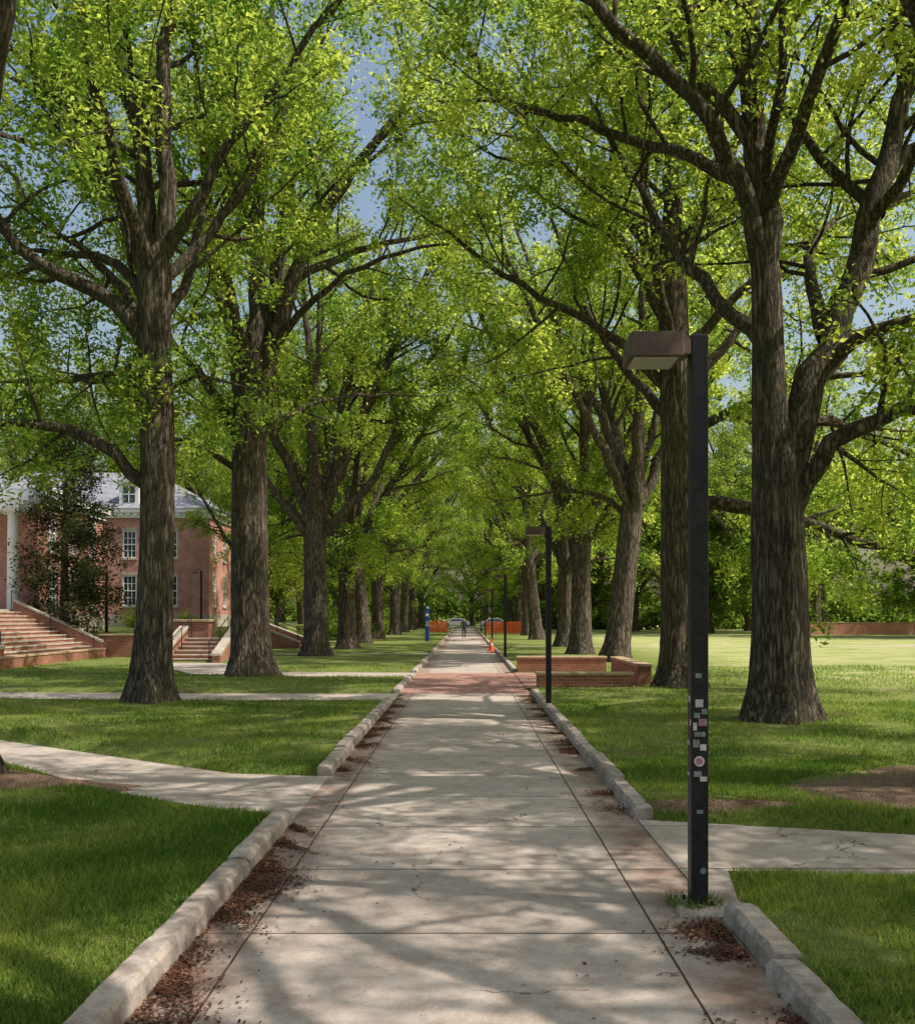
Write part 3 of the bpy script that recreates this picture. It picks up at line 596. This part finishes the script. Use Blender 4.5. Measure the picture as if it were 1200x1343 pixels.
def stairs(name,x0,y0,dx,dy,w,n,run,rise,z0,cheek=True,rail=True,mat=STONE):
    e=empty(name); d=Vector((dx,dy,0)).normalized(); s=Vector((-d.y,d.x,0)); b=B(); O=Vector((x0,y0,0))
    for i in range(n):
        b.obox(O,s,d,0,w,z0-.3,z0+rise*(i+1)-.05,i*run+.03,n*run if i==n-1 else (i+1)*run+.03,BRICK2)
        b.obox(O,s,d,0,w,z0+rise*(i+1)-.05,z0+rise*(i+1),i*run,(n*run+.02) if i==n-1 else (i+1)*run+.05-.02,mat)
    b.build("steps",e)
    if cheek:
        b=B()
        for u0,u1 in((-.34,-.01),(w+.01,w+.34)):
            P=lambda u,n_,z:O+s*u+d*n_+Vector((0,0,z))
            L=n*run; hz=rise*n
            b.hexa([P(u0,-.4,0),P(u1,-.4,0),P(u1,L,0),P(u0,L,0),P(u0,-.4,z0+.3),P(u1,-.4,z0+.3),P(u1,L,z0+hz+.42),P(u0,L,z0+hz+.42)],BRICK2)
            b.hexa([P(u0-.03,-.43,z0+.3),P(u1+.03,-.43,z0+.3),P(u1+.03,L,z0+hz+.42),P(u0-.03,L,z0+hz+.42),P(u0-.03,-.43,z0+.4),P(u1+.03,-.43,z0+.4),P(u1+.03,L,z0+hz+.52),P(u0-.03,L,z0+hz+.52)],mat)
        b.build("cheek_walls",e)
    if rail:
        b=B()
        for u in(.15,w-.15):
            P=lambda n_,z:O+s*u+d*n_+Vector((0,0,z)); L=n*run; hz=rise*n
            b.cyl(P(-.2,z0+.9),P(L,z0+hz+.9),.022,.022,BLACK,6); b.cyl(P(-.2,z0+.45),P(L,z0+hz+.45),.014,.014,BLACK,6)
            for f in(-.2,L*.5,L): b.cyl(P(f,z0),P(f,z0+.9+max(f,0)/L*hz),.02,.02,BLACK,6)
        b.build("handrails",e)
    return e
stairs("stone_stairs",-16.35,43.3,-1,0,9,10,.34,.165,.45,True,True)
stairs("stone_stairs",-10.2,40.3,0,1,1.9,6,.5,.16,0,True,True)
stairs("stone_stairs",-9.4,58,-1,.15,2,8,.4,.15,0.1,True,True)
# ------------------------------------------------------------------ buildings
def wall(b,w,O,U,N,L,z1,ops,mat=BRICK,sill=True):
    O=Vector(O);U=Vector(U);N=Vector(N);Z=Vector((0,0,1))
    us=sorted({0,L,*[o[0] for o in ops],*[o[1] for o in ops]}); vs=sorted({0,z1,*[o[2] for o in ops],*[o[3] for o in ops]})
    P=lambda u,v,n=0:O+U*u+Z*v-N*n
    for i in range(len(us)-1):
        for j in range(len(vs)-1):
            cu,cv=(us[i]+us[i+1])/2,(vs[j]+vs[j+1])/2
            if any(o[0]<cu<o[1] and o[2]<cv<o[3] for o in ops): continue
            b.face([P(us[i],vs[j]),P(us[i+1],vs[j]),P(us[i+1],vs[j+1]),P(us[i],vs[j+1])],mat)
    for (a,c,d,e_) in ops:
        D=.14
        b.face([P(a,d),P(a,d,D),P(a,e_,D),P(a,e_)],mat); b.face([P(c,d),P(c,e_),P(c,e_,D),P(c,d,D)],mat)
        b.face([P(a,e_),P(a,e_,D),P(c,e_,D),P(c,e_)],mat); b.face([P(a,d),P(c,d),P(c,d,D),P(a,d,D)],mat)
        w.face([P(a,d,D-.02),P(c,d,D-.02),P(c,e_,D-.02),P(a,e_,D-.02)],GLASS)
        f=.09
        for (u0,u1,v0,v1) in((a,a+f,d,e_),(c-f,c,d,e_),(a+f,c-f,e_-f,e_),(a+f,c-f,d,d+f),(a+f,c-f,(d+e_)/2-.04,(d+e_)/2+.04)):
            w.obox(O,U,N,u0,u1,v0,v1,-.12,-.04,WHITE)
        for k in(1,2): u=a+f+(c-a-2*f)*k/3; w.obox(O,U,N,u-.018,u+.018,d+f,e_-f,-.125,-.07,WHITE)
        for k in(1,3): v=d+f+(e_-d-2*f)*k/4; w.obox(O,U,N,a+f,c-f,v-.018,v+.018,-.124,-.072,WHITE)
        if sill:
            w.obox(O,U,N,a-.08,c+.08,d-.12,d-.005,-.03,.08,STONE); w.obox(O,U,N,a-.06,c+.06,e_+.003,e_+.22,-.02,.015,STONE)
def building(name,x0,x1,y0,y1,zb,eave,ridge,wf,ws,rows,dorm=(),hip=True):
    e=empty(name,(0,0,0)); b=B(); w=B()
    h=eave-zb
    opsf=[(u-.5,u+.5,r0-zb,r1-zb) for u in wf for r0,r1 in rows]; opss=[(u-.5,u+.5,r0-zb,r1-zb) for u in ws for r0,r1 in rows]
    wall(b,w,(x0,y0,zb),(1,0,0),(0,-1,0),x1-x0,h,opsf); wall(b,w,(x1,y0,zb),(0,1,0),(1,0,0),y1-y0,h,opss)
    wall(b,w,(x0,y1,zb),(0,-1,0),(-1,0,0),y1-y0,h,[]); wall(b,w,(x1,y1,zb),(-1,0,0),(0,1,0),x1-x0,h,[])
    b.build("walls",e); w.build("windows",e)
    t=B(); t.box(x0-.35,x1+.35,y0-.35,y1+.35,eave+.002,eave+.3,WHITE); t.box(x0-.15,x1+.15,y0-.15,y1+.15,eave-.35,eave,WHITE)
    t.box(x0-.06,x1+.06,y0-.06,y1+.06,zb-1.2,zb+.9,STONE)
    nd=int((x1-x0)/.5)
    for k in range(nd): t.box(x0+.2+k*.5,x0+.42+k*.5,y0-.3,y0-.152,eave-.2,eave-.002,WHITE)
    t.build("cornice_and_base",e)
    r=B(); ym=(y0+y1)/2; o=.4; z=eave+.3; ih=(y1-y0)/2 if hip else 0
    A=[(x0-o,y0-o,z),(x1+o,y0-o,z),(x1+o,y1+o,z),(x0-o,y1+o,z)]; R0=(x0+ih*.8,ym,ridge); R1=(x1-ih*.8,ym,ridge)
    r.face([A[0],A[1],R1,R0],SLATE); r.face([A[1],A[2],R1],SLATE); r.face([A[2],A[3],R0,R1],SLATE); r.face([A[3],A[0],R0],SLATE)
    r.build("roof",e)
    for dx in dorm:
        d=B(); zz=z+.35; yy=y0+.5
        d.box(dx-.7,dx+.7,yy,yy+3,zz,zz+1.5,WHITE); d.box(dx-.42,dx+.42,yy-.03,yy-.003,zz+.15,zz+1.3,GLASS); d.box(dx-.03,dx+.03,yy-.05,yy-.032,zz+.15,zz+1.3,WHITE); d.box(dx-.42,dx+.42,yy-.05,yy-.033,zz+.7,zz+.76,WHITE)
        d.face([(dx-.9,yy-.15,zz+1.5),(dx,yy-.15,zz+2.1),(dx,yy+3.2,zz+2.1),(dx-.9,yy+3.2,zz+1.5)],SLATE); d.face([(dx+.9,yy-.15,zz+1.5),(dx+.9,yy+3.2,zz+1.5),(dx,yy+3.2,zz+2.1),(dx,yy-.15,zz+2.1)],SLATE)
        d.face([(dx-.85,yy-.1,zz+1.5),(dx+.85,yy-.1,zz+1.5),(dx,yy-.1,zz+2.07)],WHITE); d.build("dormer",e)
    return e
building("brick_hall",-40,-18.1,70,86,1.1,9.2,13.2,[2,5,7.8,10.7,13.5,16.3,19.2],[1.7,4.6,7.5,10.4,13.3],[(2.6,4.8),(6.0,7.95)],[-36.5,-30,-23.9])
building("brick_hall",-44,-20.3,47,55.5,1.1,7.6,9.0,[14,17,21],[1.8,4.4,7.0],[(2.3,4.2),(5.1,6.9)],[])
b=B()
for x in(-20.9,-23.5): 
    b.cyl((x,45.8,1.05),(x,45.8,6.6),.28,.22,WHITE,20); b.box(x-.35,x+.35,45.45,46.15,.9,1.05,STONE); b.box(x-.3,x+.3,45.5,46.1,6.6,6.75,WHITE)
b.box(-26,-20.4,45.3,46.9,6.75,7.3,WHITE); b.build("portico")
b=B(); b.box(-30,-19.9,34,46.9,.3,2.1,BRICK2); b.box(-30,-19.8,33.9,46.95,2.1,2.2,STONE); b.build("terrace_wall")
# ------------------------------------------------------------------ conifer
T=Tree(77,110,.13)
T.trunk([(0,0,-.1),(0,0,3),(0.05,0,6),(0,0,9.6)],[.22,.17,.11,.03])
z=1.2
while z<9.6:
    L=2.2*(1-(z/10.2)**1.6)+.3
    for k in range(4):
        a=T.r.uniform(0,6.28); T.branch(np.array([0,0,z+T.r.uniform(-.2,.2)]),np.array([math.cos(a),math.sin(a),.12]),L*T.r.uniform(.6,1.1),.03,2)
    z+=.42
place("evergreen_tree",T.meshes("evergreen",CONL),(-18.2,45,.5))
# ------------------------------------------------------------------ shrubs and hedges
def shrub(name,x,y,z,rx,rz,n,mat,seed,leaf=.12,stem=0):
    q=np.random.default_rng(seed); K=26; cs=norm(q.normal(size=(K,3)))*np.array([rx,rx,rz])*q.uniform(.3,.95,(K,1)); cs[:,2]=np.abs(cs[:,2]) if stem==0 else cs[:,2]+stem+rz*.7
    id_=q.integers(0,K,n); P=cs[id_]+q.normal(size=(n,3))*rx*.17; P[:,2]=np.maximum(P[:,2],.02)
    tone=.3+.4*q.random(K)[id_]+q.normal(size=n)*.15
    T=Tree(seed); T.tube(np.array([[0,0,-.1],[.02,0,.3+stem*.5],[0,0,.5+stem]]),[.06+stem*.03,.05+stem*.02,.03+stem*.01],8)
    for c in cs[:14]: T.tube(np.array([[0,0,.2+stem*.6],c*.6+np.array([0,0,.1+stem*.2]),c]),[.03+stem*.01,.02,.008],5)
    V=np.vstack(T.v);F=np.vstack(T.f); me=bpy.data.meshes.new(name); me.from_pydata(V.tolist(),[],F.tolist()); me.materials.append(BARK)
    o=bpy.data.objects.new(name,me); o.location=(x,y,z); link(o); link(bpy.data.objects.new("foliage",leafmesh(name,P,leaf,mat,tone,q)),o)
shrub("small_tree",-12.2,64,1,2.2,2.4,12000,SHR,1,.17,2.2)
shrub("bush",-21.5,66,1,1.5,1.5,5000,SHR,2,.14); shrub("bush",-18.2,65.5,1,1.1,1.2,4000,SHR,3,.14); shrub("bush",-14.6,46.6,1,.8,.9,3000,SHR,4,.1)
for k,(x,y) in enumerate([(-9.5,84),(-10,92),(-9,100),(-9.5,76),(10,140),(13,138),(-12,110),(-10,130)]): shrub("bush",x,y,.3 if x<0 and y<100 else 0,2.2,1.8,6000,LEAFD if k%2 else LEAF,20+k,.2)
def hedgerow(x0,x1,y,hh,n,seed,leaf):
    q=np.random.default_rng(seed); x=q.uniform(x0,x1,n)
    top=hh*(.62+.22*np.sin(x*.31+seed)+.16*np.sin(x*.83+2*seed)+.1*np.sin(x*2.1))
    z=top*q.random(n)**.7; yy=y+q.normal(size=n)*1.3+2*np.sin(x*.2)
    tone=.45+.3*np.sin(x*.9+z)*np.sin(z*1.4+x*.37)+q.normal(size=n)*.2
    link(bpy.data.objects.new("hedge",leafmesh("hedge",np.stack([x,yy,z],1),leaf,LEAFD,tone,q,aspect=.35)))
hedgerow(-75,100,214,9,52000,3,.75)
hedgerow(10,100,136,5,36000,5,.5)
hedgerow(-60,-9,140,5,22000,7,.5)
# ------------------------------------------------------------------ emergency phone tower
e=empty("emergency_phone",(-2.75,72,0)); b=B(); b.box(-.15,.15,-.13,.13,0,2.35,BLUE); b.build("pillar",e,.03)
b=B(); b.cyl((0,0,2.35),(0,0,2.45),.07,.07,BLACK,12); b.cyl((0,0,2.45),(0,0,2.65),.1,.08,plain("beacon_lens",(.2,.35,.7),.2,.1),14); b.cyl((0,0,2.65),(0,0,2.7),.11,.05,BLACK,14); b.build("beacon",e)
b=B(); b.box(-.1,.1,-.145,-.133,1.15,1.55,STG); b.box(-.12,.12,-.142,-.133,1.9,2.1,STW); b.build("call_box",e)
e=empty("traffic_cone",(1.42,53.5,.004)); b=B(); b.box(-.2,.2,-.2,.2,.0,.04,ORANGE); b.cyl((0,0,.04),(0,0,.32),.145,.1,ORANGE,18); b.cyl((0,0,.45),(0,0,.74),.07,.025,ORANGE,18); b.build("cone",e)
b=B(); b.cyl((0,0,.32),(0,0,.45),.1,.07,STW,18); b.build("reflective_band",e)
def fence(x,y,n):
    e=empty("safety_fence",(x,y,0)); b=B()
    for k in range(n+1): b.cyl((k*1.0,0,0),(k*1.0,0,1.4),.03,.03,BLACK,6)
    b.build("posts",e); b=B()
    for k in range(9): b.box(-.1,n+.1,-.05,-.035,.15+k*.14,.23+k*.14,ORANGE)
    for k in range(int((n+.1)/.145)+1): b.box(-.1+k*.145,-.04+k*.145,-.066,-.051,.15,1.37,ORANGE)
    b.build("mesh_panel",e)
fence(-4.0,108,2); fence(2.1,100,4)
def car(x,y,rot,colr):
    e=empty("parked_car",(x,y,.112)); e.rotation_euler=(0,0,rot); body=plain("car_paint",colr,.3,.05)
    pr=[(-2.2,.35),(-2.25,.7),(-2.0,.95),(-1.3,1.02),(-.7,1.45),(.9,1.48),(1.6,1.05),(2.2,.95),(2.28,.6),(2.2,.35)]
    b=B(); n=len(pr)
    L=[(u,-.88 if z<1.1 else -.68,z) for u,z in pr]; R_=[(u,-v,z) for u,v,z in L]
    b.face(L,body); b.face(R_[::-1],body)
    for i in range(n): j=(i+1)%n; b.face([L[j],L[i],R_[i],R_[j]],body)
    b.build("body",e,.04)
    b=B()
    for s in(-1,1):
        b.face([(-1.15,s*.90,1.04),(1.4,s*.90,1.06),(.85,s*.72,1.42),(-.65,s*.72,1.4)],GLASS)
    b.face([(-1.33,-.7,1.05),(-1.33,.7,1.05),(-.74,.62,1.44),(-.74,-.62,1.44)],GLASS); b.face([(1.64,-.7,1.08),(1.64,.7,1.08),(.95,.62,1.48),(.95,-.62,1.48)],GLASS)
    b.build("glazing",e)
    b=B()
    for u in(-1.4,1.4):
        for s in(-1,1): b.cyl((u,s*.7,.33),(u,s*.92,.33),.33,.33,BLACK,20); b.cyl((u,s*.921,.33),(u,s*.93,.33),.19,.19,STG,14)
    b.build("wheels",e)
    b=B()
    for s in(-1,1): b.box(-2.29,-2.2,s*.6-.15,s*.6+.15,.66,.8,STW)
    b.build("headlights",e)
car(4.6,161,0,(.5,.5,.52)); car(10.5,161,math.pi,(.08,.1,.16)); car(-9,161,0,(.4,.05,.04)); car(-1.5,163,0,(.55,.55,.55))
def person(x,y):
    e=empty("pedestrian",(x,y,.004))
    J={'pel':(0,0,.95,.14,.10),'waist':(0,0,1.1,.13,.095),'chest':(0,0,1.3,.155,.11),'neckb':(0,0,1.46,.07,.06),'neck':(0,0,1.52,.05,.05),
       'shL':(-.19,0,1.41,.06,.06),'elL':(-.25,.03,1.13,.043,.043),'wrL':(-.24,-.06,.88,.03,.03),'shR':(.19,0,1.41,.06,.06),'elR':(.25,.05,1.13,.043,.043),'wrR':(.24,.08,.88,.03,.03),
       'hipL':(-.09,0,.88,.09,.095),'knL':(-.1,-.1,.5,.06,.06),'anL':(-.1,-.08,.09,.042,.042),'toL':(-.1,-.25,.04,.035,.03),
       'hipR':(.09,0,.88,.09,.095),'knR':(.1,.04,.5,.06,.06),'anR':(.1,.22,.12,.042,.042),'toR':(.1,.1,.04,.035,.03)}
    E=[('pel','waist'),('waist','chest'),('chest','neckb'),('neckb','neck'),('chest','shL'),('shL','elL'),('elL','wrL'),('chest','shR'),('shR','elR'),('elR','wrR'),
       ('pel','hipL'),('hipL','knL'),('knL','anL'),('anL','toL'),('pel','hipR'),('hipR','knR'),('knR','anR'),('anR','toR')]
    for s,w in(('L',-1),('R',1)):
        wx,wy,wz=J['wr'+s][:3]; J['pa'+s]=(wx,wy-.01,wz-.07,.03,.018); E.append(('wr'+s,'pa'+s))
        for k,(oy,ln) in enumerate(((-.033,.075),(-.011,.085),(.011,.08),(.033,.06))):
            a='f%d%s'%(k,s); J[a]=(wx,wy-.01+oy,wz-.07-ln,.009,.009); E.append(('pa'+s,a))
        J['th'+s]=(wx-w*.02,wy-.06,wz-.07,.01,.01); E.append(('wr'+s,'th'+s))
    names=list(J); me=bpy.data.meshes.new("body"); me.from_pydata([J[n][:3] for n in names],[(names.index(a),names.index(b_)) for a,b_ in E],[])
    o=bpy.data.objects.new("body",me); link(o,e)
    m=o.modifiers.new('skin','SKIN')
    lay=me.skin_vertices[0].data if me.skin_vertices else None
    if lay:
        for i,n in enumerate(names): lay[i].radius=J[n][3:5]; lay[i].use_root=(n=='pel')
    sb=o.modifiers.new('sub','SUBSURF'); sb.levels=1; sb.render_levels=2
    t=NT("clothes",.9); sp=t.n('ShaderNodeSeparateXYZ'); t.l(t.obj(),sp.inputs[0])
    c=t.mix(t.M('GREATER_THAN',sp.outputs[2],.93),(.03,.035,.055),(.05,.045,.055)); ax=t.M('ABSOLUTE',sp.outputs[0])
    skin=t.M('MAXIMUM',t.M('GREATER_THAN',sp.outputs[2],1.485),t.M('MULTIPLY',t.M('GREATER_THAN',ax,.2),t.M('LESS_THAN',sp.outputs[2],.9)))
    c=t.mix(skin,c,(.42,.25,.18)); c=t.mix(t.M('LESS_THAN',sp.outputs[2],.1),c,(.02,.02,.02)); t.base(c); me.materials.append(t.m)
    SK=plain("skin",(.42,.25,.18),.6,.05); HR=plain("hair",(.03,.02,.015),.7,.2)
    V=[];F=[]; n=16; prof=[(1.5,.035),(1.525,.06),(1.56,.078),(1.6,.086),(1.64,.09),(1.68,.088),(1.715,.07),(1.735,.035),(1.74,.004)]
    for z_,r in prof:
        for i in range(n):
            a=2*math.pi*i/n; rx=r*.85; ry=r*1.08; xx=rx*math.cos(a); yy=ry*math.sin(a)
            if abs(z_-1.6)<.03 and i==12: yy-=.022
            V.append((xx,yy-.01,z_))
    for k in range(len(prof)-1):
        for i in range(n): F.append((k*n+i,k*n+(i+1)%n,(k+1)*n+(i+1)%n,(k+1)*n+i))
    hm=bpy.data.meshes.new("head"); hm.from_pydata(V,[],F); hm.materials.append(SK); hm.materials.append(HR)
    for p in hm.polygons:
        p.use_smooth=True
        if p.center.z>1.68 or (p.center.y>.0 and p.center.z>1.56): p.material_index=1
    link(bpy.data.objects.new("head",hm),e)
    b=B()
    for s in(-1,1): b.box(s*.078-.008,s*.078+.008,-.015,.015,1.59,1.64,SK); b.box(s*.03-.011,s*.03+.011,-.1,-.096,1.618,1.628,HR)
    b.box(-.022,.022,-.094,-.088,1.553,1.561,plain("lips",(.3,.1,.09),.5,.05)); b.build("face_features",e)
    return e
person(-.1,84)
print("DONE")
